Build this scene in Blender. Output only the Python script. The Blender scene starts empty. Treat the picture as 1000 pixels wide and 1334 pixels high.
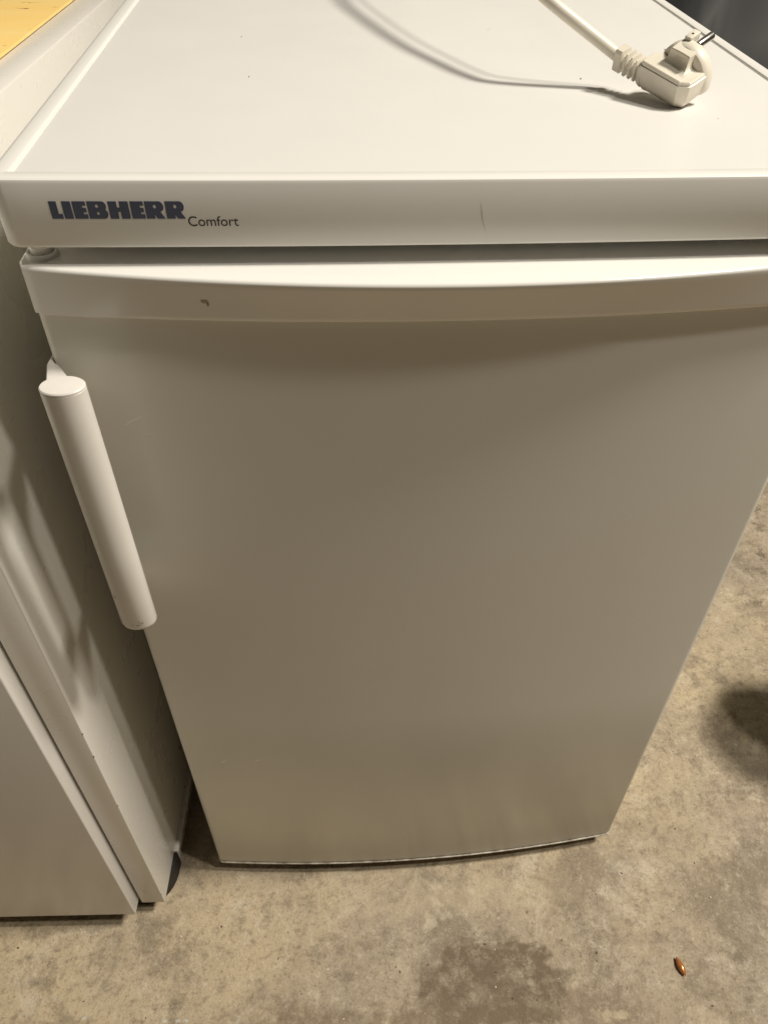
import bpy, bmesh, math, random
from mathutils import Vector, Matrix, noise as mnoise
random.seed(4)
R = math.radians
scene = bpy.context.scene
COL = scene.collection

# ------------------------------------------------------------------ camera
cam_d = bpy.data.cameras.new('camera')
cam = bpy.data.objects.new('camera', cam_d); COL.objects.link(cam)
cam.location = (-0.0757, -0.4199, 1.0037)
cam.rotation_euler = (0.79777, -0.02388, -0.08408)
cam_d.sensor_fit = 'VERTICAL'; cam_d.sensor_height = 24.0; cam_d.sensor_width = 18.0
cam_d.lens = 1024.19 / 1334 * 24.0
cam_d.shift_x = -27.93 / 1334; cam_d.shift_y = 27.08 / 1334
cam_d.clip_start = 0.01; cam_d.clip_end = 100
scene.camera = cam

# ------------------------------------------------------------------ light
w = bpy.data.worlds.new('World'); scene.world = w; w.use_nodes = True
bg = w.node_tree.nodes['Background']
bg.inputs['Color'].default_value = (1.0, 0.89, 0.74, 1); bg.inputs['Strength'].default_value = 0.034
scene.view_settings.view_transform = 'Standard'; scene.view_settings.look = 'None'
scene.view_settings.exposure = 0.0; scene.view_settings.gamma = 1.0

def ceiling_lamp(loc, target, power, sx, sy, col):
    d = bpy.data.lights.new('ceiling_lamp', 'AREA'); d.shape = 'RECTANGLE'
    d.size = sx; d.size_y = sy; d.energy = power; d.color = col
    o = bpy.data.objects.new('ceiling_lamp', d); COL.objects.link(o)
    o.location = loc
    o.rotation_euler = (Vector(target) - Vector(loc)).to_track_quat('-Z', 'Y').to_euler()
    return o
LC = (1.0, 0.935, 0.825)
ceiling_lamp((1.74, -0.90, 3.95), (0.0, 0.1, 0.85), 48, 0.24, 0.26, LC)
ceiling_lamp((2.30, -0.13, 3.95), (0.0, 0.1, 0.85), 196, 0.50, 0.50, LC)

# ------------------------------------------------------------------ helpers
def sock(n, *names):
    for k in names:
        if k in n.inputs: return n.inputs[k]

def new_mat(name):
    m = bpy.data.materials.new(name); m.use_nodes = True
    nt = m.node_tree; b = nt.nodes['Principled BSDF']
    return m, nt, b

def enamel(name, col, rough, bump=0.02, bscale=900, dirt=0.05, dscale=7, spec=0.5, coat=0.0, specks=0.0, dirtcol=(0.45, 0.36, 0.24)):
    """painted metal or plastic: slight tone drift, uneven gloss, fine orange-peel, small specks"""
    m, nt, b = new_mat(name); N = nt.nodes; L = nt.links
    tc = N.new('ShaderNodeTexCoord')
    n1 = N.new('ShaderNodeTexNoise'); n1.inputs['Scale'].default_value = dscale; n1.inputs['Detail'].default_value = 6; n1.inputs['Roughness'].default_value = 0.65
    L.new(tc.outputs['Object'], n1.inputs['Vector'])
    ramp = N.new('ShaderNodeMapRange'); ramp.inputs['From Min'].default_value = 0.38; ramp.inputs['From Max'].default_value = 0.75
    ramp.inputs['To Min'].default_value = 0.0; ramp.inputs['To Max'].default_value = dirt
    L.new(n1.outputs['Fac'], ramp.inputs['Value'])
    mix = N.new('ShaderNodeMix'); mix.data_type = 'RGBA'
    mix.inputs[6].default_value = (*col, 1); mix.inputs[7].default_value = (*dirtcol, 1)
    L.new(ramp.outputs['Result'], mix.inputs[0])
    out = mix.outputs[2]
    if specks > 0:
        v = N.new('ShaderNodeTexVoronoi'); v.inputs['Scale'].default_value = 38; v.inputs['Randomness'].default_value = 1.0
        L.new(tc.outputs['Object'], v.inputs['Vector'])
        sepc = N.new('ShaderNodeSeparateColor'); L.new(v.outputs['Color'], sepc.inputs['Color'])
        gt = N.new('ShaderNodeMath'); gt.operation = 'MULTIPLY_ADD'          # speck radius depends on the cell; most cells have none
        gt.inputs[1].default_value = 0.12; gt.inputs[2].default_value = -0.09
        L.new(sepc.outputs['Red'], gt.inputs[0])
        lt = N.new('ShaderNodeMath'); lt.operation = 'LESS_THAN'
        L.new(v.outputs['Distance'], lt.inputs[0]); L.new(gt.outputs[0], lt.inputs[1])
        mu = N.new('ShaderNodeMath'); mu.operation = 'MULTIPLY'; mu.inputs[1].default_value = specks
        L.new(lt.outputs[0], mu.inputs[0])
        mix2 = N.new('ShaderNodeMix'); mix2.data_type = 'RGBA'; mix2.inputs[7].default_value = (0.16, 0.11, 0.07, 1)
        L.new(out, mix2.inputs[6]); L.new(mu.outputs[0], mix2.inputs[0]); out = mix2.outputs[2]
    L.new(out, b.inputs['Base Color'])
    n2 = N.new('ShaderNodeTexNoise'); n2.inputs['Scale'].default_value = 22; n2.inputs['Detail'].default_value = 5
    L.new(tc.outputs['Object'], n2.inputs['Vector'])
    rr = N.new('ShaderNodeMapRange'); rr.inputs['From Min'].default_value = 0.3; rr.inputs['From Max'].default_value = 0.7
    rr.inputs['To Min'].default_value = rough * 0.94; rr.inputs['To Max'].default_value = rough * 1.07
    L.new(n2.outputs['Fac'], rr.inputs['Value']); L.new(rr.outputs['Result'], b.inputs['Roughness'])
    sock(b, 'Specular IOR Level', 'Specular').default_value = spec
    if coat: sock(b, 'Coat Weight').default_value = coat
    if bump:
        n3 = N.new('ShaderNodeTexNoise'); n3.inputs['Scale'].default_value = bscale; n3.inputs['Detail'].default_value = 2
        L.new(tc.outputs['Object'], n3.inputs['Vector'])
        bp = N.new('ShaderNodeBump'); bp.inputs['Strength'].default_value = bump; bp.inputs['Distance'].default_value = 0.001
        L.new(n3.outputs['Fac'], bp.inputs['Height']); L.new(bp.outputs['Normal'], b.inputs['Normal'])
    return m

def plain(name, col, rough=0.5, metal=0.0, spec=0.5):
    m, nt, b = new_mat(name); N = nt.nodes; L = nt.links
    tc = N.new('ShaderNodeTexCoord'); n1 = N.new('ShaderNodeTexNoise'); n1.inputs['Scale'].default_value = 60; n1.inputs['Detail'].default_value = 4
    L.new(tc.outputs['Object'], n1.inputs['Vector'])
    mix = N.new('ShaderNodeMix'); mix.data_type = 'RGBA'
    mix.inputs[6].default_value = (*[c * 0.88 for c in col], 1); mix.inputs[7].default_value = (*[min(1, c * 1.1) for c in col], 1)
    L.new(n1.outputs['Fac'], mix.inputs[0]); L.new(mix.outputs[2], b.inputs['Base Color'])
    b.inputs['Roughness'].default_value = rough; b.inputs['Metallic'].default_value = metal
    sock(b, 'Specular IOR Level', 'Specular').default_value = spec
    return m

def finish(bm, name, mat, parent=None, angle=35):
    bmesh.ops.recalc_face_normals(bm, faces=bm.faces)
    me = bpy.data.meshes.new(name)
    for f in bm.faces: f.smooth = True
    bm.to_mesh(me); bm.free()
    me.set_sharp_from_angle(angle=R(angle))
    me.materials.append(mat)
    o = bpy.data.objects.new(name, me); COL.objects.link(o)
    if parent: o.parent = parent
    return o

def loft(loops, cap0=True, cap1=True, bm=None, M=None):
    bm = bm or bmesh.new()
    vs = []
    for lp in loops:
        vs.append([bm.verts.new(M @ Vector(p) if M else Vector(p)) for p in lp])
    n = len(vs[0])
    for a, b in zip(vs, vs[1:]):
        for i in range(n):
            j = (i + 1) % n
            bm.faces.new((a[i], a[j], b[j], b[i]))
    if cap0: bm.faces.new(list(reversed(vs[0])))
    if cap1: bm.faces.new(vs[-1])
    return bm

def box(x0, x1, y0, y1, z0, z1, bev=0.001, seg=2, bm=None, M=None):
    t = bmesh.new()
    r = bmesh.ops.create_cube(t, size=1)
    for v in t.verts:
        v.co = Vector(((x0 + x1) / 2 + v.co.x * (x1 - x0), (y0 + y1) / 2 + v.co.y * (y1 - y0), (z0 + z1) / 2 + v.co.z * (z1 - z0)))
    if bev: bmesh.ops.bevel(t, geom=list(t.edges), offset=bev, segments=seg, affect='EDGES', profile=0.5)
    if M:
        for v in t.verts: v.co = M @ v.co
    if bm is None: return t
    me = bpy.data.meshes.new('tmp'); t.to_mesh(me); t.free(); bm.from_mesh(me); bpy.data.meshes.remove(me)
    return bm

def outline(hx, y0, sag, yb, r, inset=0.0, n=40, z=0.0, rb=0.004, nc=6):
    """plan outline, front edge bowed forward by sag, rounded corners; counter-clockwise seen from above"""
    f = lambda x: y0 - sag * (1 - (x / hx) ** 2) + inset
    X = hx - inset; r = max(r - inset, 0.0006); rb = max(rb - inset, 0.0006); YB = yb - inset
    pts = []
    xs = X - r
    for i in range(n + 1):
        x = -xs + 2 * xs * i / n
        pts.append((x, f(x), z))
    yc = f(xs) + r
    for i in range(1, nc + 1):
        a = -math.pi / 2 + math.pi / 2 * i / nc
        pts.append((xs + r * math.cos(a), yc + r * math.sin(a), z))
    for i in range(nc + 1):
        a = math.pi / 2 * i / nc
        pts.append((X - rb + rb * math.cos(a), YB - rb + rb * math.sin(a), z))
    for i in range(nc + 1):
        a = math.pi / 2 + math.pi / 2 * i / nc
        pts.append((-X + rb + rb * math.cos(a), YB - rb + rb * math.sin(a), z))
    for i in range(nc):
        a = math.pi + math.pi / 2 * i / nc
        pts.append((-xs + r * math.cos(a), yc + r * math.sin(a), z))
    return pts

def tube(path, rad, bm=None, nseg=14, caps=True):
    bm = bm or bmesh.new()
    path = [Vector(p) for p in path]
    up = Vector((0, 0, 1)); rings = []
    t0 = (path[1] - path[0]).normalized()
    nrm = t0.orthogonal().normalized()
    for i, p in enumerate(path):
        t = (path[min(i + 1, len(path) - 1)] - path[max(i - 1, 0)]).normalized()
        nrm = (nrm - t * nrm.dot(t)).normalized(); bi = t.cross(nrm)
        rr = rad[i] if isinstance(rad, (list, tuple)) else rad
        rings.append([p + (nrm * math.cos(2 * math.pi * k / nseg) + bi * math.sin(2 * math.pi * k / nseg)) * rr for k in range(nseg)])
    return loft(rings, caps, caps, bm)

def spline(P, per=10):
    P = [Vector(p) for p in P]; out = []
    Q = [P[0] * 2 - P[1]] + P + [P[-1] * 2 - P[-2]]
    for i in range(1, len(Q) - 2):
        a, b, c, d = Q[i - 1], Q[i], Q[i + 1], Q[i + 2]
        for k in range(per):
            t = k / per
            out.append(0.5 * ((2 * b) + (c - a) * t + (2 * a - 5 * b + 4 * c - d) * t * t + (3 * b - a - 3 * c + d) * t ** 3))
    out.append(P[-1]); return out

def thing(name, label, cat, loc=(0, 0, 0), rotz=0.0):
    o = bpy.data.objects.new(name, None); COL.objects.link(o)
    o.location = loc; o.rotation_euler = (0, 0, rotz); o.empty_display_size = 0.05
    o['label'] = label; o['category'] = cat
    return o

# ------------------------------------------------------------------ materials
M_white = enamel('white_plastic', (0.80, 0.785, 0.745), 0.30, bump=0.015, dirt=0.05)
M_top = enamel('white_laminate', (0.75, 0.735, 0.705), 0.38, bump=0.03, bscale=1400, dirt=0.02, dscale=3, specks=0.6)
M_door = enamel('white_painted_steel', (0.72, 0.705, 0.645), 0.23, bump=0.012, bscale=420, dirt=0.08, dscale=2.2, spec=0.32)
M_cap = enamel('white_moulded_plastic', (0.80, 0.785, 0.745), 0.15, bump=0.01, dirt=0.06, specks=0.35)
M_handle = enamel('handle_plastic', (0.73, 0.705, 0.665), 0.33, bump=0.02, dirt=0.08, dscale=30)
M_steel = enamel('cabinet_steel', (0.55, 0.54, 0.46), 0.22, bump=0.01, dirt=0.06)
M_steel2 = enamel('cream_enamel', (0.76, 0.735, 0.68), 0.28, bump=0, dirt=0.02, dscale=2)
M_rubber = plain('grey_seal', (0.16, 0.15, 0.13), 0.7)
M_black = plain('black_plinth_plastic', (0.012, 0.011, 0.010), 0.55)
M_ink = plain('dark_blue_print', (0.075, 0.09, 0.15), 0.45)
M_ink2 = plain('dark_grey_print', (0.045, 0.040, 0.036), 0.5)
M_trim = enamel('pale_edge_trim', (0.80, 0.76, 0.66), 0.4, dirt=0.95, dscale=75, dirtcol=(0.10, 0.07, 0.04))
M_cord = enamel('cream_rubber', (0.74, 0.69, 0.585), 0.42, bump=0.03, bscale=700, dirt=0.18, dscale=60)
M_pin = plain('nickel', (0.50, 0.48, 0.45), 0.28, metal=1.0)
M_scuff = plain('grey_scuff', (0.20, 0.17, 0.13), 0.7)
M_rub = plain('rubbed_paint', (0.80, 0.775, 0.71), 0.5)
M_pale = plain('pale_scuff', (0.86, 0.83, 0.78), 0.75)

# concrete ------------------------------------------------------------------
def concrete():
    m, nt, b = new_mat('worn_concrete'); N = nt.nodes; L = nt.links
    tc = N.new('ShaderNodeTexCoord'); P = tc.outputs['Object']
    def noise(scale, detail=8, rough=0.6, dist=0.0):
        n = N.new('ShaderNodeTexNoise'); n.inputs['Scale'].default_value = scale; n.inputs['Detail'].default_value = detail
        n.inputs['Roughness'].default_value = rough; n.inputs['Distortion'].default_value = dist
        L.new(P, n.inputs['Vector']); return n.outputs['Fac']
    def rng(v, a, b_, c=0.0, d=1.0, smooth=False):
        r = N.new('ShaderNodeMapRange'); r.inputs['From Min'].default_value = a; r.inputs['From Max'].default_value = b_
        r.inputs['To Min'].default_value = c; r.inputs['To Max'].default_value = d
        if smooth: r.interpolation_type = 'SMOOTHSTEP'
        L.new(v, r.inputs['Value']); return r.outputs['Result']
    def math_(op, a, b_):
        k = N.new('ShaderNodeMath'); k.operation = op
        for i, q in enumerate((a, b_)):
            if isinstance(q, (int, float)): k.inputs[i].default_value = q
            else: L.new(q, k.inputs[i])
        return k.outputs[0]
    def mixc(fac, A, B):
        k = N.new('ShaderNodeMix'); k.data_type = 'RGBA'
        if isinstance(fac, (int, float)): k.inputs[0].default_value = fac
        else: L.new(fac, k.inputs[0])
        for i, q in ((6, A), (7, B)):
            if isinstance(q, tuple): k.inputs[i].default_value = (*q, 1)
            else: L.new(q, k.inputs[i])
        return k.outputs[2]
    big = noise(3.2, 6, 0.55); mid = noise(16, 9, 0.66, 0.6); fine = noise(70, 8, 0.7); vfine = noise(330, 4, 0.7)
    patch = noise(7.5, 12, 0.74, 0.3); worn = noise(11, 12, 0.76, 0.5); patch2 = noise(26, 12, 0.80, 0.3); grit = noise(150, 6, 0.78)
    c = mixc(rng(big, 0.38, 0.62), (0.52, 0.42, 0.275), (0.36, 0.298, 0.222))
    c = mixc(rng(mid, 0.46, 0.72, 0, 0.40), c, (0.25, 0.20, 0.14))
    c = mixc(rng(mid, 0.44, 0.28, 0, 0.40), c, (0.58, 0.50, 0.37))
    c = mixc(rng(patch, 0.52, 0.59, 0, 0.62), c, (0.22, 0.175, 0.122))
    c = mixc(rng(patch2, 0.545, 0.61, 0, 0.55), c, (0.20, 0.16, 0.112))
    c = mixc(rng(worn, 0.55, 0.62, 0, 0.60), c, (0.58, 0.50, 0.38))
    c = mixc(rng(fine, 0.52, 0.66, 0, 0.60), c, (0.19, 0.15, 0.105))
    c = mixc(rng(fine, 0.45, 0.32, 0, 0.42), c, (0.64, 0.56, 0.44))
    c = mixc(rng(grit, 0.55, 0.64, 0, 0.50), c, (0.15, 0.118, 0.082))
    c = mixc(rng(grit, 0.43, 0.35, 0, 0.38), c, (0.70, 0.62, 0.50))
    c = mixc(rng(vfine, 0.55, 0.66, 0, 0.42), c, (0.14, 0.108, 0.076))
    c = mixc(rng(vfine, 0.42, 0.30, 0, 0.30), c, (0.74, 0.66, 0.54))
    # warped position for ragged stains
    nv = N.new('ShaderNodeTexNoise'); nv.inputs['Scale'].default_value = 22; nv.inputs['Detail'].default_value = 8; nv.inputs['Roughness'].default_value = 0.7
    L.new(P, nv.inputs['Vector'])
    vs = N.new('ShaderNodeVectorMath'); vs.operation = 'SUBTRACT'; vs.inputs[1].default_value = (0.5, 0.5, 0.5); L.new(nv.outputs['Color'], vs.inputs[0])
    vm = N.new('ShaderNodeVectorMath'); vm.operation = 'SCALE'; vm.inputs['Scale'].default_value = 0.11; L.new(vs.outputs[0], vm.inputs[0])
    va = N.new('ShaderNodeVectorMath'); va.operation = 'ADD'; L.new(P, va.inputs[0]); L.new(vm.outputs[0], va.inputs[1])
    def stain(x, y, rx, ry, soft, strength, col, c, warp=True, tex=None):
        s = N.new('ShaderNodeVectorMath'); s.operation = 'SUBTRACT'; s.inputs[1].default_value = (x, y, 0)
        L.new(va.outputs[0] if warp else P, s.inputs[0])
        d = N.new('ShaderNodeVectorMath'); d.operation = 'MULTIPLY'; d.inputs[1].default_value = (1 / rx, 1 / ry, 0); L.new(s.outputs[0], d.inputs[0])
        l = N.new('ShaderNodeVectorMath'); l.operation = 'LENGTH'; L.new(d.outputs[0], l.inputs[0])
        f = rng(l.outputs['Value'], 1.0, 1.0 - soft, 0, strength, True)
        if tex is not None: f = math_('MULTIPLY', f, tex)
        return mixc(f, c, col)
    mot = rng(noise(48, 10, 0.80, 0.25), 0.38, 0.54, 0.15, 1.0)
    brown = (0.20, 0.15, 0.098)
    c = stain(0.075, -0.145, 0.098, 0.056, 0.22, 1.0, (0.17, 0.127, 0.085), c, tex=mot)
    c = stain(-0.15, -0.170, 0.075, 0.030, 0.6, 0.85, brown, c, tex=mot)
    c = stain(-0.01, -0.180, 0.15, 0.032, 0.7, 0.8, brown, c, tex=mot)
    c = stain(0.195, -0.185, 0.11, 0.04, 0.8, 0.7, brown, c, tex=mot)
    c = stain(0.235, -0.040, 0.035, 0.022, 0.8, 0.5, brown, c, tex=mot)
    c = stain(0.30, 0.03, 0.045, 0.030, 0.8, 0.45, brown, c, tex=mot)
    c = stain(0.16, -0.05, 0.016, 0.03, 0.8, 0.45, brown, c, tex=mot)
    c = stain(-0.30, -0.10, 0.04, 0.02, 0.8, 0.35, brown, c, tex=mot)
    c = stain(0.06, -0.045, 0.20, 0.030, 0.8, 0.35, (0.60, 0.50, 0.35), c)
    c = stain(0.20, -0.19, 0.03, 0.012, 0.8, 0.6, (0.66, 0.55, 0.38), c, tex=mot)
    dark = (0.085, 0.062, 0.04)
    for (x, y, a) in ((0.706, 0.614, 0.020), (0.69, 0.575, 0.014), (0.664, 0.514, 0.018), (0.715, 0.55, 0.010), (0.645, 0.468, 0.016), (0.70, 0.475, 0.012),
                      (0.593, 0.409, 0.008), (0.612, 0.40, 0.012), (0.599, 0.358, 0.006), (0.655, 0.425, 0.013)):
        c = stain(x + 0.004, y, a * 0.75, a * 1.1, 0.8, 0.7, dark, c, tex=mot)
    for (x, y) in ((-0.297, -0.154), (-0.283, -0.155), (-0.386, -0.1445), (-0.274, -0.156)):
        c = stain(x, y, 0.004, 0.0025, 0.7, 0.6, (0.58, 0.59, 0.55), c, warp=False)
    # pores
    v = N.new('ShaderNodeTexVoronoi'); v.inputs['Scale'].default_value = 55; L.new(P, v.inputs['Vector'])
    sp = N.new('ShaderNodeSeparateColor'); L.new(v.outputs['Color'], sp.inputs['Color'])
    rad = rng(sp.outputs['Red'], 0.72, 1.0, -0.02, 0.11)
    pore = math_('LESS_THAN', v.outputs['Distance'], rad)
    c = mixc(math_('MULTIPLY', pore, 0.6), c, (0.12, 0.09, 0.06))
    L.new(c, b.inputs['Base Color'])
    b.inputs['Roughness'].default_value = 0.82
    sock(b, 'Specular IOR Level', 'Specular').default_value = 0.3
    h = math_('ADD', math_('MULTIPLY', mid, 0.5), math_('ADD', math_('MULTIPLY', fine, 0.5), math_('MULTIPLY', vfine, 0.22)))
    bp = N.new('ShaderNodeBump'); bp.inputs['Strength'].default_value = 0.7; bp.inputs['Distance'].default_value = 0.005
    L.new(h, bp.inputs['Height']); L.new(bp.outputs['Normal'], b.inputs['Normal'])
    return m

bm = bmesh.new()
bmesh.ops.create_grid(bm, x_segments=8, y_segments=8, size=4.0)
fl = finish(bm, 'floor', concrete()); fl['kind'] = 'structure'
bm = box(-4.0, 4.0, 3.0, 3.15, -0.05, 2.9, 0.01)
wl = finish(bm, 'back_wall', plain('dull_plaster', (0.20, 0.18, 0.15), 0.9)); wl['kind'] = 'structure'

# ------------------------------------------------------------------ refrigerator
FR = thing('refrigerator', 'small white refrigerator with rounded bar handle, its top bearing a plug and blue lettering', 'refrigerator')
ZT = 0.850; ZB = 0.8132
HX = 0.2505
# worktop frame, with raised rim round a recess
L_ = []
for z, ins in ((ZB, 0.0022), (ZB + 0.0007, 0.0010), (ZB + 0.0022, 0.0), (0.832, 0.0), (ZT - 0.0026, 0.0), (ZT - 0.0010, 0.0006), (ZT - 0.0002, 0.0018), (ZT, 0.0032)):
    L_.append(outline(HX, 0.004, 0.004, 0.60, 0.009, ins, z=z))
L_.append(outline(HX, 0.004, 0.004, 0.60, 0.009, 0.0093, z=ZT))
L_.append(outline(HX, 0.004, 0.004, 0.60, 0.009, 0.0104, z=ZT - 0.0004))
L_.append(outline(HX, 0.004, 0.004, 0.60, 0.009, 0.0109, z=ZT - 0.0014))
L_.append(outline(HX, 0.004, 0.004, 0.60, 0.009, 0.0112, z=ZT - 0.0042))
WT = finish(loft(L_), 'worktop', M_white, FR)
def panel_outline(ins, z):
    return outline(HX - 0.0118, 0.0147, 0.0015, 0.588, 0.004, ins, z=z)
bm = loft([panel_outline(0, ZT - 0.0042 + 0.0002), panel_outline(0, ZT - 0.0019), panel_outline(0.0005, ZT - 0.0014)])
finish(bm, 'worktop_panel', M_top, WT)

# lettering printed on the worktop front
def flat_shape(name, polys, mat, parent, x0, z0, sx, sz, depth=0.00012):
    cu = bpy.data.curves.new(name, 'CURVE'); cu.dimensions = '2D'; cu.fill_mode = 'BOTH'; cu.extrude = depth
    for pl in polys:
        s = cu.splines.new('POLY'); s.points.add(len(pl) - 1); s.use_cyclic_u = True
        for q, (x, y) in zip(s.points, pl): q.co = (x0 + x * sx, z0 + y * sz, 0, 1)
    tmp = bpy.data.objects.new(name, cu); COL.objects.link(tmp)
    return bake(tmp, name, mat, parent)
def front_y(x): return 0.004 - 0.004 * (1 - (x / HX) ** 2)
def bake(tmp, name, mat, parent):
    bpy.context.view_layer.update()
    dg = bpy.context.evaluated_depsgraph_get()
    me = bpy.data.meshes.new_from_object(tmp.evaluated_get(dg))
    me.name = name
    for v in me.vertices:                      # stand the print up on the slightly bowed front
        x, y, z = v.co
        v.co = (x, front_y(x) - 0.00006 - z, y)
    me.materials.clear(); me.materials.append(mat)
    data = tmp.data; bpy.data.objects.remove(tmp)
    o = bpy.data.objects.new(name, me); COL.objects.link(o); o.parent = parent
    return o
def rr(x0, y0, x1, y1, r=0, corners=(), n=6):
    """rectangle with some rounded corners: 'bl','br','tr','tl'"""
    out = []
    for key, cx, cy, a0 in (('bl', x0, y0, 180), ('br', x1, y0, 270), ('tr', x1, y1, 0), ('tl', x0, y1, 90)):
        if key in corners:
            ccx = cx + (r if 'l' in key else -r); ccy = cy + (r if 'b' in key else -r)
            for i in range(n + 1):
                a = R(a0 + 90 * i / n); out.append((ccx + r * math.cos(a), ccy + r * math.sin(a)))
        else: out.append((cx, cy))
    return out
def arcpts(cx, cy, r, a0, a1, n=8, ry=None):
    ry = ry or r
    return [(cx + r * math.cos(R(a0 + (a1 - a0) * i / n)), cy + ry * math.sin(R(a0 + (a1 - a0) * i / n))) for i in range(n + 1)]
H_ = 220
polys = []
polys.append([(0, 0), (146, 0), (146, 60), (98, 60), (98, H_), (0, H_)])                                  # L
polys.append([(164, 0), (278, 0), (278, H_), (164, H_)])                                                    # I
def E_(x): return [(x, 0), (x + 172, 0), (x + 172, 56), (x + 122, 56), (x + 122, 84), (x + 166, 84), (x + 166, 138), (x + 122, 138), (x + 122, 166), (x + 170, 166), (x + 170, H_), (x, H_)]
polys.append(E_(297))                                                                                        # E
bx = 485
B = [(bx, 0)] + arcpts(bx + 196, 62, 54, -90, 60, 8, 62) + arcpts(bx + 190, 160, 54, -50, 90, 8, 60) + [(bx, H_)]
polys.append(B)
polys.append(arcpts(bx + 122, 160, 20, 0, 360, 12, 22)[:-1]); polys.append(arcpts(bx + 124, 68, 20, 0, 360, 12, 22)[:-1])
hx = 756
polys.append([(hx, 0), (hx + 112, 0), (hx + 112, 90), (hx + 146, 90), (hx + 146, 0), (hx + 262, 0), (hx + 262, H_), (hx + 146, H_), (hx + 146, 142), (hx + 112, 142), (hx + 112, H_), (hx, H_)])
polys.append(E_(1040))
def R_(x): return [(x, 0), (x + 112, 0), (x + 112, 52), (x + 142, 0), (x + 244, 0), (x + 190, 88)] + arcpts(x + 186, 152, 56, -40, 90, 9, 68) + [(x, H_)]
for x in (1226, 1491):
    polys.append(R_(x)); polys.append(arcpts(x + 126, 154, 20, 0, 360, 12, 24)[:-1])
flat_shape('lettering', polys, M_ink, WT, -0.2209, 0.8297, 0.0686 / 1735, 0.00905 / 220)
tcu = bpy.data.curves.new('lettering', 'FONT'); tcu.body = 'Comfort'; tcu.size = 0.0068; tcu.extrude = 0.0001; tcu.space_character = 1.0
to = bpy.data.objects.new('lettering', tcu); COL.objects.link(to)
bpy.context.view_layer.update()
wid = to.dimensions.x
tcu.size *= 0.0262 / wid
o = bake(to, 'lettering', M_ink2, WT); 
for v in o.data.vertices: v.co.x += -0.1517; v.co.z += 0.8257; v.co.y = front_y(v.co.x) - 0.0001
# hairline scratch
a = Vector((0.0037, 0, 0.8379)); b_ = Vector((0.0083, 0, 0.8199)); pth = []
for i in range(13):
    t = i / 12; p = a.lerp(b_, t); p.x += 0.0002 * math.sin(9 * t); p.y = front_y(p.x) - 0.00002; pth.append(p)
finish(tube(pth, [0.00002 + 0.00016 * math.sin(math.pi * min(1, i / 12 + 0.02)) for i in range(13)], nseg=5), 'scratch', plain('faint_scratch', (0.34, 0.30, 0.25), 0.7), WT)

# specks of dirt lying on the panel
bm = bmesh.new()
for (x, y, r) in ((0.1029, 0.187, 0.0009), (0.1905, 0.268, 0.0008), (-0.140, 0.300, 0.0007), (-0.128, 0.190, 0.0007), (0.06, 0.33, 0.0005), (0.17, 0.10, 0.0004)):
    bmesh.ops.create_icosphere(bm, subdivisions=1, radius=r * 0.72, matrix=Matrix.Translation((x, y, ZT - 0.0014 + r * 0.3)))
sk = finish(bm, 'dirt_speck', M_scuff, WT); sk['kind'] = 'stuff'
# cabinet body
bm = box(-0.2485, 0.2485, 0.060, 0.598, 0.045, ZB - 0.0006, 0.002)
BODY = finish(bm, 'cabinet', M_steel, FR)
finish(box(-0.238, 0.238, 0.0502, 0.0602, 0.050, 0.795, 0.002), 'door_seal', M_rubber, FR)
finish(box(-0.24, 0.24, 0.085, 0.58, 0.004, 0.046, 0.003), 'plinth', M_black, FR)
for sx in (-0.21, 0.21):
    bmx = bmesh.new(); bmesh.ops.create_cone(bmx, cap_ends=True, segments=20, radius1=0.018, radius2=0.015, depth=0.028, matrix=Matrix.Translation((sx, 0.11, 0.014)))
    finish(bmx, 'foot', M_black, FR)

# door: bowed sheet panel
def dor(ins, z): return outline(0.2478, 0.0092, 0.0150, 0.050, 0.006, ins, z=z, n=48)
DOOR = finish(loft([dor(0.003, 0.0275), dor(0.0008, 0.0283), dor(0.0, 0.030), dor(0.0, 0.35), dor(0.0, 0.70), dor(0.0, 0.779), dor(0.001, 0.780)]), 'door', M_door, FR)
def trm(ins, z): return outline(0.2480, 0.0088, 0.0150, 0.050, 0.006, ins, z=z, n=48)
finish(loft([trm(0.002, 0.0232), trm(0.0005, 0.0238), trm(-0.0003, 0.0246), trm(-0.0003, 0.0260), trm(0.001, 0.0274)]), 'bottom_trim', M_trim, DOOR)
# moulded door cap: lower edge follows the door, upper lip bows further out
def capo(t, ins, z):
    return outline(0.2490, 0.0042 + 0.0012 * t, 0.0178 + 0.0122 * t, 0.0505, 0.009, ins, z=z, n=60, nc=2)
CZ0, CZ1 = 0.7745, 0.8030
L_ = [capo(0, 0.0040, CZ0 + 0.0005), capo(0, 0.0006, CZ0), capo(0, 0.0, CZ0 + 0.0006)]
for i in range(1, 8):
    t = i / 8; L_.append(capo(t ** 1.15, 0.0, CZ0 + (CZ1 - 0.0022 - CZ0) * t))
for a in (0, 22, 45, 68, 90):
    L_.append(capo(1, 0.0022 * (1 - math.cos(R(a))), CZ1 - 0.0022 + 0.0022 * math.sin(R(a))))
L_.append(capo(1, 0.012, CZ1 + 0.0002))
CAP = finish(loft(L_), 'door_cap', M_cap, DOOR, angle=38)
# hinge bushing rings on the cap
def ring(cx, cy, z, prof, n=40):
    lp = []
    for r, dz in prof: lp.append([(cx + r * math.cos(2 * math.pi * i / n), cy + r * math.sin(2 * math.pi * i / n), z + dz) for i in range(n)])
    return loft(lp, False, True)
finish(ring(-0.2372, 0.0182, CZ1, ((0.0088, -0.0004), (0.0088, 0.0020), (0.0080, 0.0029), (0.0072, 0.0029), (0.0066, 0.0010), (0.0058, 0.0010), (0.0057, 0.0046), (0.0050, 0.0054))), 'hinge_bushing', M_cap, DOOR)

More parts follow.
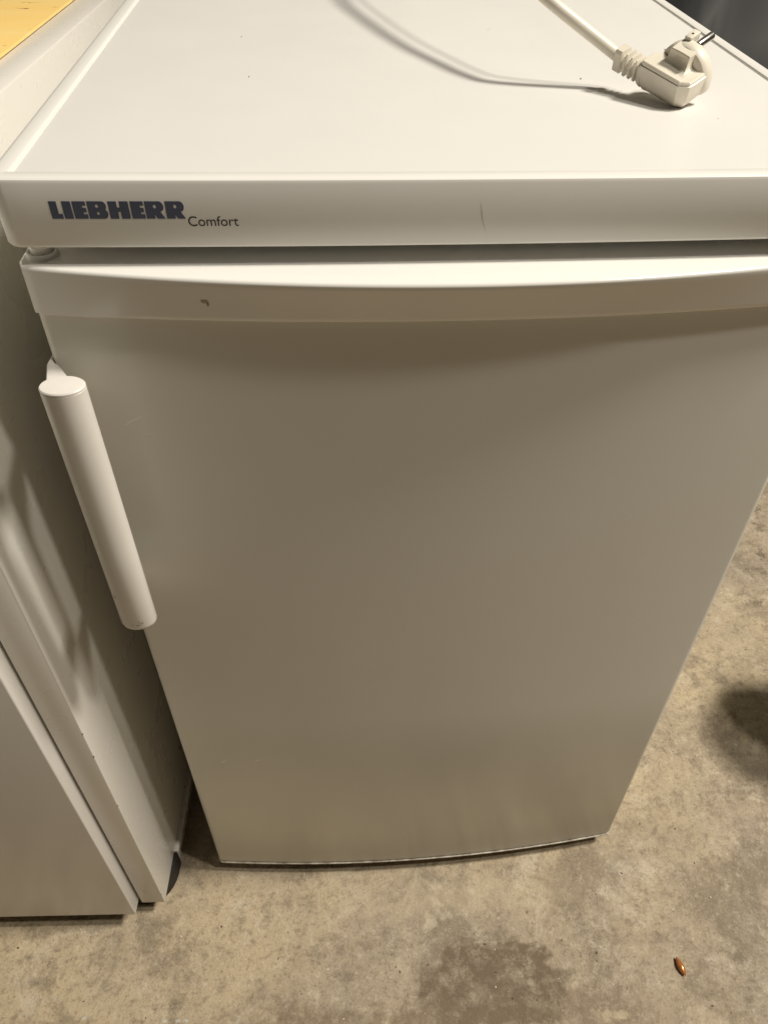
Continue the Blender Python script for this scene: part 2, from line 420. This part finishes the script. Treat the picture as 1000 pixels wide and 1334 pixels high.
# marks on the door (thin dried smears and scuffs)
def blot(name, cx, cz, rx, rz, fy, mat, parent, n=14, seed=1, ang=0):
    rnd = random.Random(seed); bmx = bmesh.new(); vs = []
    c0 = bmx.verts.new((cx, fy(cx) - 0.00025, cz))
    for i in range(n):
        a = 2 * math.pi * i / n; k = 0.65 + 0.5 * rnd.random()
        u = rx * k * math.cos(a); v = rz * k * math.sin(a)
        x = cx + u * math.cos(ang) - v * math.sin(ang); z = cz + u * math.sin(ang) + v * math.cos(ang)
        vs.append(bmx.verts.new((x, fy(x) - 0.00008, z)))
    for i in range(n): bmx.faces.new((c0, vs[i], vs[(i + 1) % n]))
    return finish(bmx, name, mat, parent)
door_y = lambda x: 0.0092 - 0.0150 * (1 - (x / 0.2478) ** 2)
blot('smear', -0.2090, 0.2705, 0.0045, 0.0022, door_y, M_pale, DOOR, seed=3, ang=0.6)
for k, (x, z, rx, rz, an) in enumerate(((-0.205, 0.700, 0.010, 0.0012, 0.5), (-0.199, 0.688, 0.004, 0.0008, 0.2), (-0.120, 0.52, 0.0012, 0.0004, 0.3), (0.06, 0.44, 0.0010, 0.0004, 1.1), (0.14, 0.60, 0.0008, 0.0005, 0.4), (-0.235, 0.30, 0.0006, 0.0010, 0.3), (0.19, 0.36, 0.0007, 0.0004, 2.0))):
    blot('rub_mark', x, z, rx, rz, door_y, M_rub, DOOR, seed=30 + k, ang=an)
blot('smear', -0.1742, 0.2745, 0.0020, 0.0014, door_y, M_pale, DOOR, seed=5)

# handle: oval bar with end caps on bracket arms clasping the door edge
HC = (-0.2306, -0.031)
def oval(sx, sy, z, n=40, c=HC): return [(c[0] + sx * math.cos(2 * math.pi * i / n), c[1] + sy * math.sin(2 * math.pi * i / n), z) for i in range(n)]
A_, B_ = 0.0128, 0.0098
L_ = [oval(A_ - 0.005, B_ - 0.005, 0.5405), oval(A_ - 0.0022, B_ - 0.0022, 0.5410), oval(A_ - 0.0007, B_ - 0.0007, 0.5425), oval(A_, B_, 0.5450), oval(A_, B_, 0.62), oval(A_, B_, 0.69), oval(A_, B_, 0.7478), oval(A_ - 0.0002, B_ - 0.0002, 0.7480)]
HAN = finish(loft(L_), 'handle', M_handle, FR)
L_ = [oval(A_ - 0.0002, B_ - 0.0002, 0.74802), oval(A_, B_, 0.7482), oval(A_, B_, 0.7492), oval(A_ - 0.0006, B_ - 0.0006, 0.7499), oval(A_ - 0.0018, B_ - 0.0018, 0.7502)]
finish(loft(L_), 'end_cap', M_handle, HAN)
for zc in (0.7325, 0.560):
    # arm: plan polygon from the back of the bar to the door's side edge
    pl = [(-0.2424, -0.0310), (-0.2235, -0.0285), (-0.2245, -0.0220), (-0.2335, -0.0100), (-0.2422, 0.0042), (-0.2464, 0.0084), (-0.2482, 0.0125), (-0.2482, 0.0170), (-0.2496, 0.0170), (-0.2502, 0.0060)]
    def ins(pl, d):
        cx = sum(p[0] for p in pl) / len(pl); cy = sum(p[1] for p in pl) / len(pl); out = []
        n = len(pl)
        for i in range(n):
            p0, p1, p2 = Vector(pl[i - 1]), Vector(pl[i]), Vector(pl[(i + 1) % n])
            n1 = (p1 - p0).normalized(); n2 = (p2 - p1).normalized()
            nn = Vector((-(n1.y + n2.y), n1.x + n2.x)); nn = nn.normalized() if nn.length > 1e-6 else Vector((0, 0))
            q = p1 + nn * d; out.append((q.x, q.y))
        return out
    h = 0.0085
    L_ = [[(x, y, zc + dz) for x, y in ins(pl, d)] for dz, d in ((-h, 0.0008), (-h + 0.0008, 0), (h - 0.0010, 0), (h - 0.0003, 0.0004), (h, 0.0010))]
    finish(loft(L_), 'bracket_arm', M_handle, HAN)
# scuffs at the lower end of the bar
def bar_y(x): 
    u = max(-0.98, min(0.98, (x - HC[0]) / A_)); return HC[1] - B_ * math.sqrt(1 - u * u)
for k, (x, z, rx, rz, an) in enumerate(((-0.2292, 0.5482, 0.0016, 0.0004, 0.1), (-0.2268, 0.5495, 0.0007, 0.0005, 0), (-0.2276, 0.5515, 0.0006, 0.0006, 0.4), (-0.2395, 0.5775, 0.0006, 0.0014, 0.5), (-0.2325, 0.5490, 0.0005, 0.0004, 0), (-0.2255, 0.5500, 0.0008, 0.0004, 0.8))):
    blot('scuff', x, z, rx, rz, bar_y, M_scuff, HAN, n=9, seed=k + 11, ang=an)
# smudge on the door cap
def cap_y(x, t=0.52): return (0.0042 + 0.0012 * t ** 1.15) - (0.0178 + 0.0122 * t ** 1.15) * (1 - (x / 0.2490) ** 2) - 0.0003
blot('smudge', -0.1480, 0.7888, 0.0022, 0.0018, cap_y, plain('tan_smudge', (0.52, 0.45, 0.35), 0.7), CAP, seed=8)
blot('smudge', -0.1462, 0.7868, 0.0008, 0.0014, cap_y, plain('brown_smudge', (0.36, 0.29, 0.21), 0.7), CAP, seed=9)

# ------------------------------------------------------------------ power cord lying on the refrigerator
U = Vector((0.6305, -0.7651, -0.1305)).normalized()
T = Vector((0.7556, 0.5667, 0.3285)); T = (T - U * T.dot(U)).normalized()
V = U.cross(T)
TW = Matrix.Rotation(R(5.0), 3, Vector((0.2, 0.55, -0.13)).normalized())      # lie of the plug on the worktop
U, T, V = TW @ U, TW @ T, TW @ V
mm = 0.001
ORG = Vector((0.1265, 0.1380, 0.8709))
foot = [(0, 0), (30.5, 0), (36.3, 4.5), (36.8, 9), (36.8, 20), (4, 20), (-2, 13), (-2, 2)]
low = min((ORG + (U * u + T * t) * mm - V * z * mm).z for u, t, z in ((30.5, 4.5, 18), (32, 8, 18), (34, 5, 15)))
ORG.z += ZT - 0.0014 - low
PM = Matrix(((U.x * mm, T.x * mm, V.x * mm, ORG.x), (U.y * mm, T.y * mm, V.y * mm, ORG.y), (U.z * mm, T.z * mm, V.z * mm, ORG.z), (0, 0, 0, 1)))
CORD = thing('power_cord', 'cream power cord with angled earthed plug lying on the refrigerator top', 'power cord', ORG)
CORD.matrix_world = Matrix.Translation(ORG)
WI = Matrix.Translation(-ORG)
def cobj(bm, name, mat, parent=CORD, angle=35):
    bm.transform(WI); return finish(bm, name, mat, parent, angle)
# body: a chamfered prism, footprint in (u, t)
def pl_loop(pts, v, d=0.0):
    n = len(pts); out = []
    for i in range(n):
        p0, p1, p2 = Vector(pts[i - 1]), Vector(pts[i]), Vector(pts[(i + 1) % n])
        n1 = (p1 - p0).normalized(); n2 = (p2 - p1).normalized(); b = Vector((-(n1.y + n2.y), n1.x + n2.x))
        b = b / max(0.35, (1 + n1.dot(n2)) / 1.0) if b.length > 1e-6 else b
        q = p1 + b * d; out.append((q.x, q.y, v))
    return out
L_ = [pl_loop(foot, -18.5, 4.5), pl_loop(foot, -16.5, 2.6), pl_loop(foot, -12.5, 0.4), pl_loop(foot, -7, 0), pl_loop(foot, -1.6, 0), pl_loop(foot, -1.2, 0.8), pl_loop(foot, 0.0, 0.9), pl_loop(foot, 0.6, 1.6)]
PLUG = cobj(loft(L_, M=PM), 'plug_body', M_cord, angle=28)
# raised rim along the near edge
bm = box(0.6, 30.0, 0.9, 2.4, 0.2, 1.5, 0.3, M=PM)
cobj(bm, 'rim', M_cord, PLUG)
# grip block rising from the body through a cove
L_ = []
for k, (v, t0, wx) in enumerate(((0.4, 4.6, 4.2), (0.9, 7.2, 2.2), (2.0, 9.8, 1.0), (4.0, 11.6, 0.3), (6.4, 12.5, 0), (8.6, 12.8, 0), (9.2, 13.3, -0.4))):
    x0, x1 = 11.0 - wx, 25.8 + wx
    fr = [(x0 + (x1 - x0) * i / 8, t0 + 1.4 * (1 - ((i - 4) / 4) ** 2) * (0.3 if v > 7 else 1.0), v) for i in range(9)]
    L_.append(fr + [(x1, 27.0, v + 0.2), (x0, 27.0, v + 0.2)])
cobj(loft(L_, M=PM), 'grip', M_cord, PLUG, angle=30)
# round insert with earth notches, axis along t
CU, CV, RD = 19.0, -8.4, 18.9
def disc(t, r):
    out = []
    for i in range(56):
        a = 2 * math.pi * i / 56; x, y = math.cos(a), math.sin(a)
        rr_ = r
        out.append((CU + rr_ * x, t, max(-14.0, CV + rr_ * y)))
    return out
cobj(loft([disc(17.4, RD - 3.4), disc(18.2, RD - 2.2), disc(18.8, RD - 0.9), disc(20.2, RD - 0.2), disc(22, RD), disc(25.4, RD), disc(26.6, RD - 0.6), disc(27.2, RD - 1.8)], M=PM), 'insert', M_cord, PLUG)
bm = box(11.8, 16.8, 24.0, 33.5, 7.5, 12.2, 0.5, M=PM)
EC = cobj(bm, 'earth_block', M_cord, PLUG)
bm = bmesh.new(); bmesh.ops.create_cone(bm, cap_ends=True, segments=14, radius1=0.75, radius2=0.75, depth=0.3, matrix=Matrix.Translation((14.3, 28.5, 12.25)))
bm.transform(PM); cobj(bm, 'hole', M_black, EC)
for (u, v) in ((20.8, 8.4), (20.8, -10.6)):
    Lp = []
    for t, r in ((26.6, 2.4), (40.0, 2.4), (40.9, 2.1), (41.4, 1.5)):
        Lp.append([(u + r * math.cos(2 * math.pi * i / 20), t, v + r * math.sin(2 * math.pi * i / 20)) for i in range(20)])
    cobj(loft(Lp, M=PM), 'pin', M_pin, PLUG)
# strain relief: core and ribs
def rect_loop(u, t0, t1, v0, v1, c=1.6):
    return [(u, t0 + c, v0), (u, t1 - c, v0), (u, t1, v0 + c), (u, t1, v1 - c), (u, t1 - c, v1), (u, t0 + c, v1), (u, t0, v1 - c), (u, t0, v0 + c)]
tc_, vc_ = 6.0, -8.6
SR = cobj(loft([rect_loop(u, tc_ - 3.6, tc_ + 3.6, vc_ - 3.6, vc_ + 3.6, 1.8) for u in (-22, -1)], M=PM), 'strain_relief', M_cord, PLUG)
for (u0, u1, hw, hh) in ((-22.5, -16.6, 5.6, 7.4), (-14.2, -12.2, 5.6, 7.4), (-9.9, -7.9, 5.6, 7.2), (-5.7, -3.9, 5.6, 7.0)):
    bm = loft([rect_loop(u, tc_ - hw + d, tc_ + hw - d, vc_ - hh + d, vc_ + hh - d) for u, d in ((u0, 0.6), (u0 + 0.5, 0), (u1 - 0.5, 0), (u1, 0.6))], M=PM)
    cobj(bm, 'rib', M_cord, SR)
bm = loft([rect_loop(u, tc_ - hw, tc_ + hw, vc_ - hh, vc_ + hh, 2) for u, hw, hh in ((-3, 4.5, 6.5), (-1, 5.6, 7.6), (1, 5.9, 8.2))], M=PM)
cobj(bm, 'collar', M_cord, SR)
st = PM @ Vector((-21, tc_, vc_)); st2 = PM @ Vector((-25, tc_, vc_ + 0.6))
CP = [st, st2, (0.0738, 0.1740, 0.8950), (0.0611, 0.1913, 0.9030), (0.0485, 0.2263, 0.9100), (0.0351, 0.2694, 0.9175), (0.0204, 0.3335, 0.9250), (0.0060, 0.4146, 0.9325),
      (0.004, 0.49, 0.934), (0.02, 0.56, 0.922), (0.06, 0.615, 0.88), (0.08, 0.635, 0.78), (0.08, 0.64, 0.55), (0.06, 0.645, 0.25)]
cobj(tube(spline(CP, 10), 0.0040, nseg=16), 'cable', M_cord)

# ------------------------------------------------------------------ neighbouring white appliance on the left
AP = thing('kitchen_appliance', 'white kitchen appliance at the left edge, its lit side panel facing the refrigerator', 'appliance', (-0.3071, -0.036, 0.0), -R(3.1))
Wd, Dp = 0.60, 0.60
SB, ST = 0.0275, 0.840
# shell: right side, left side, front frame and lid
finish(box(-0.0275, 0.0, 0.0, Dp, SB, ST - 0.0005, 0.0014), 'side_panel', M_steel2, AP)
finish(box(-Wd, -Wd + 0.0275, 0.0, Dp, SB, ST - 0.0005, 0.0014), 'side_panel', M_steel2, AP)
finish(box(-Wd + 0.028, -0.028, 0.03, Dp, SB, 0.80, 0.001), 'inner_box', M_black, AP)
finish(box(-Wd + 0.028, -0.028, 0.004, Dp, 0.800, ST - 0.0006, 0.0008), 'lid', M_steel2, AP)
d_ = finish(box(-Wd + 0.030, -0.0300, -0.0150, 0.0200, 0.0330, 0.797, 0.0016, 3), 'front_door', enamel('white_enamel_door', (0.66, 0.635, 0.60), 0.2, bump=0.008, dirt=0.05), AP)
bm = box(-0.0268, -0.0006, 0.012, 0.03, 0.004, SB, 0.001)
# black toe plinth with a rounded corner
pts = [(-Wd + 0.01, 0.058), (-Wd + 0.01, 0.009), (-0.026, 0.009)] + [(-0.026 + 0.030 * math.sin(R(a)), 0.049 - 0.040 * math.cos(R(a))) for a in (12, 24, 36, 48, 60, 72, 84, 90)] + [(0.004, 0.060)]
bm.free()
bm = loft([[(x, y, z) for x, y in pts] for z in (0.0, SB - 0.0004)])
finish(bm, 'toe_plinth', M_black, AP)
bm = box(-0.018, 0.0022, 0.062, Dp, 0.0006, 0.0262, 0.0016)
box(-0.018, 0.0052, 0.061, Dp, 0.0250, 0.0292, 0.0012, bm=bm)
finish(bm, 'base_rail', M_steel2, AP)
def side_x(y): return 0.0
# nicks along the front edge of the side panel
for k, (z, s) in enumerate(((0.40, 0.0016), (0.362, 0.0022), (0.27, 0.0012), (0.05, 0.0012))):
    finish(box(-0.0009, 0.00025, -0.00025, 0.0007, z, z + s, 0.0002, 1), 'chip', M_scuff, AP)

# yellow board on the appliance
def yellow():
    m, nt, b = new_mat('yellow_varnished_wood'); N = nt.nodes; L = nt.links
    tc = N.new('ShaderNodeTexCoord')
    mp = N.new('ShaderNodeMapping'); mp.inputs['Scale'].default_value = (3, 14, 14); L.new(tc.outputs['Object'], mp.inputs['Vector'])
    n = N.new('ShaderNodeTexNoise'); n.inputs['Scale'].default_value = 3; n.inputs['Detail'].default_value = 6; L.new(mp.outputs[0], n.inputs['Vector'])
    mix = N.new('ShaderNodeMix'); mix.data_type = 'RGBA'; mix.inputs[6].default_value = (0.86, 0.56, 0.17, 1); mix.inputs[7].default_value = (0.84, 0.65, 0.26, 1)
    L.new(n.outputs['Fac'], mix.inputs[0])
    mp2 = N.new('ShaderNodeMapping'); mp2.inputs['Scale'].default_value = (26, 70, 26); L.new(tc.outputs['Object'], mp2.inputs['Vector'])
    n2 = N.new('ShaderNodeTexNoise'); n2.inputs['Scale'].default_value = 1.6; n2.inputs['Detail'].default_value = 3; L.new(mp2.outputs[0], n2.inputs['Vector'])
    r = N.new('ShaderNodeMapRange'); r.inputs['From Min'].default_value = 0.66; r.inputs['From Max'].default_value = 0.72; L.new(n2.outputs['Fac'], r.inputs['Value'])
    mix2 = N.new('ShaderNodeMix'); mix2.data_type = 'RGBA'; mix2.inputs[7].default_value = (0.16, 0.09, 0.03, 1)
    L.new(mix.outputs[2], mix2.inputs[6]); L.new(r.outputs['Result'], mix2.inputs[0]); L.new(mix2.outputs[2], b.inputs['Base Color'])
    b.inputs['Roughness'].default_value = 0.45
    return m
YB = finish(box(-0.56, -0.0265, 0.03, 0.57, 0.0, 0.0022, 0.0006), 'wooden_board', yellow())
YB.location = (-0.3071, -0.036, ST - 0.0003); YB.rotation_euler = (0, 0, -R(3.1))
YB['label'] = 'yellow board with brown flecks lying on the white appliance at the upper left'; YB['category'] = 'board'

# ------------------------------------------------------------------ dark covered heap beyond the right edge
bm = bmesh.new()
NX, NY = 60, 40
def heap(u, v):
    x = 0.30 + 1.5 * u; y = 0.95 + 0.9 * v
    e = min(u, 1 - u) * 6; f = v * 5
    z = 0.98 * (1 - math.exp(-e * 2.2)) * (1 - math.exp(-(f + 0.02) * 2.4)) * (1 - 0.5 * max(0, v - 0.7))
    z += 0.10 * (mnoise.noise(Vector((x * 3, y * 3, 1))) + 0.5 * mnoise.noise(Vector((x * 8, y * 5, 3)))) * min(1, z * 3)
    return Vector((x, y + 0.04 * mnoise.noise(Vector((x * 5, z * 6, 7))), max(0.002, z)))
g = [[bm.verts.new(heap(i / NX, j / NY)) for i in range(NX + 1)] for j in range(NY + 1)]
for j in range(NY):
    for i in range(NX): bm.faces.new((g[j][i], g[j][i + 1], g[j + 1][i + 1], g[j + 1][i]))
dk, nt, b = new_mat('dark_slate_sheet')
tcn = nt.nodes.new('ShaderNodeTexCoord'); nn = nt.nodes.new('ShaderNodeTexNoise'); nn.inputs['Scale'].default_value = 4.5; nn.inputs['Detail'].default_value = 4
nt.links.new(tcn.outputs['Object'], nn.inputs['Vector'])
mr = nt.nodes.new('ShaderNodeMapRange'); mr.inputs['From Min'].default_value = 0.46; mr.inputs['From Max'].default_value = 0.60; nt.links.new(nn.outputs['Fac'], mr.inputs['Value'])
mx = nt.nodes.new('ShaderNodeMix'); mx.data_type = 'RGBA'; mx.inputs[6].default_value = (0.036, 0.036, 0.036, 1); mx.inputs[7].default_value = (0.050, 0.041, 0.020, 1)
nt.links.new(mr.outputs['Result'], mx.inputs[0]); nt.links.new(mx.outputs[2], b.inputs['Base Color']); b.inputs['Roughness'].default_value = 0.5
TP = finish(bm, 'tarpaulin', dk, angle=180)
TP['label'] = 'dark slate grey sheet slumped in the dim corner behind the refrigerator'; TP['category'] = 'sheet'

# unseen bin shape, added at the right to cast the dark floor shadow
WB = thing('shadow_caster_bin', 'added dark bin shape, out of view at the right, casting its shadow on the concrete', 'bin', (0.650, 0.13, 0.0))
n = 40
def circ(r, z): return [(r * math.cos(2 * math.pi * i / n), r * math.sin(2 * math.pi * i / n), z) for i in range(n)]
finish(loft([circ(0.070, 0.0), circ(0.073, 0.004), circ(0.082, 0.26), circ(0.086, 0.262), circ(0.086, 0.270), circ(0.078, 0.270), circ(0.069, 0.010)]), 'shadow_caster_shell', M_black, WB)

# ------------------------------------------------------------------ copper brown shell on the floor
bm = bmesh.new(); n = 18; Lp = []
for i in range(13):
    t = i / 12; wv = math.sin(math.pi * min(1, t * 0.96 + 0.02)) ** 0.75; k = 1 - 0.25 * t
    Lp.append([(0.0032 * wv * k * math.cos(2 * math.pi * j / n), -0.0075 + 0.015 * t, 0.0026 + 0.0026 * wv * math.sin(2 * math.pi * j / n)) for j in range(n)])
sh, nt, b = new_mat('copper_shell')
tcn = nt.nodes.new('ShaderNodeTexNoise'); tcn.inputs['Scale'].default_value = 300
mx = nt.nodes.new('ShaderNodeMix'); mx.data_type = 'RGBA'; mx.inputs[6].default_value = (0.42, 0.14, 0.035, 1); mx.inputs[7].default_value = (0.58, 0.24, 0.08, 1)
nt.links.new(tcn.outputs['Fac'], mx.inputs[0]); nt.links.new(mx.outputs[2], b.inputs['Base Color'])
b.inputs['Roughness'].default_value = 0.22; b.inputs['Metallic'].default_value = 0.35
SH = finish(loft(Lp), 'seed_shell', sh, angle=60)
SH.location = (0.2952, -0.1449, 0.0); SH.rotation_euler = (0, 0, R(12)); SH.scale = (1.4, 1.4, 1.4)
SH['label'] = 'small glossy copper brown shell lying on the concrete floor at lower right'; SH['category'] = 'shell'

# loose grit and dust crumbs scattered over the concrete
rnd = random.Random(21)
for nm, mat, cnt in (('pale_grit', plain('pale_grit', (0.66, 0.60, 0.50), 0.8), 110), ('dark_grit', plain('dark_grit', (0.10, 0.075, 0.05), 0.85), 130)):
    bm = bmesh.new()
    for k in range(cnt):
        x = rnd.uniform(-0.5, 0.8); y = rnd.uniform(-0.25, 0.75)
        if y > -0.03 and x < 0.27: y = rnd.uniform(-0.22, -0.03)
        r = 0.00035 + 0.0008 * rnd.random() ** 3
        mtx = Matrix.Translation((x, y, r * 0.4)) @ Matrix.Rotation(rnd.uniform(0, 3.1), 4, 'Z') @ Matrix.Diagonal((1.0 + rnd.random(), 0.7 + 0.5 * rnd.random(), 0.7, 1))
        bmesh.ops.create_icosphere(bm, subdivisions=1, radius=r, matrix=mtx)
    for (x, y, r) in ((0.36, -0.07, 0.0013), (-0.028, -0.032, 0.0009)) if nm == 'pale_grit' else ((-0.4774, -0.0647, 0.0012), (0.30, 0.03, 0.001), (0.345, 0.02, 0.0011)):
        bmesh.ops.create_icosphere(bm, subdivisions=1, radius=r, matrix=Matrix.Translation((x, y, r * 0.4)))
    g_ = finish(bm, nm, mat); g_['kind'] = 'stuff'
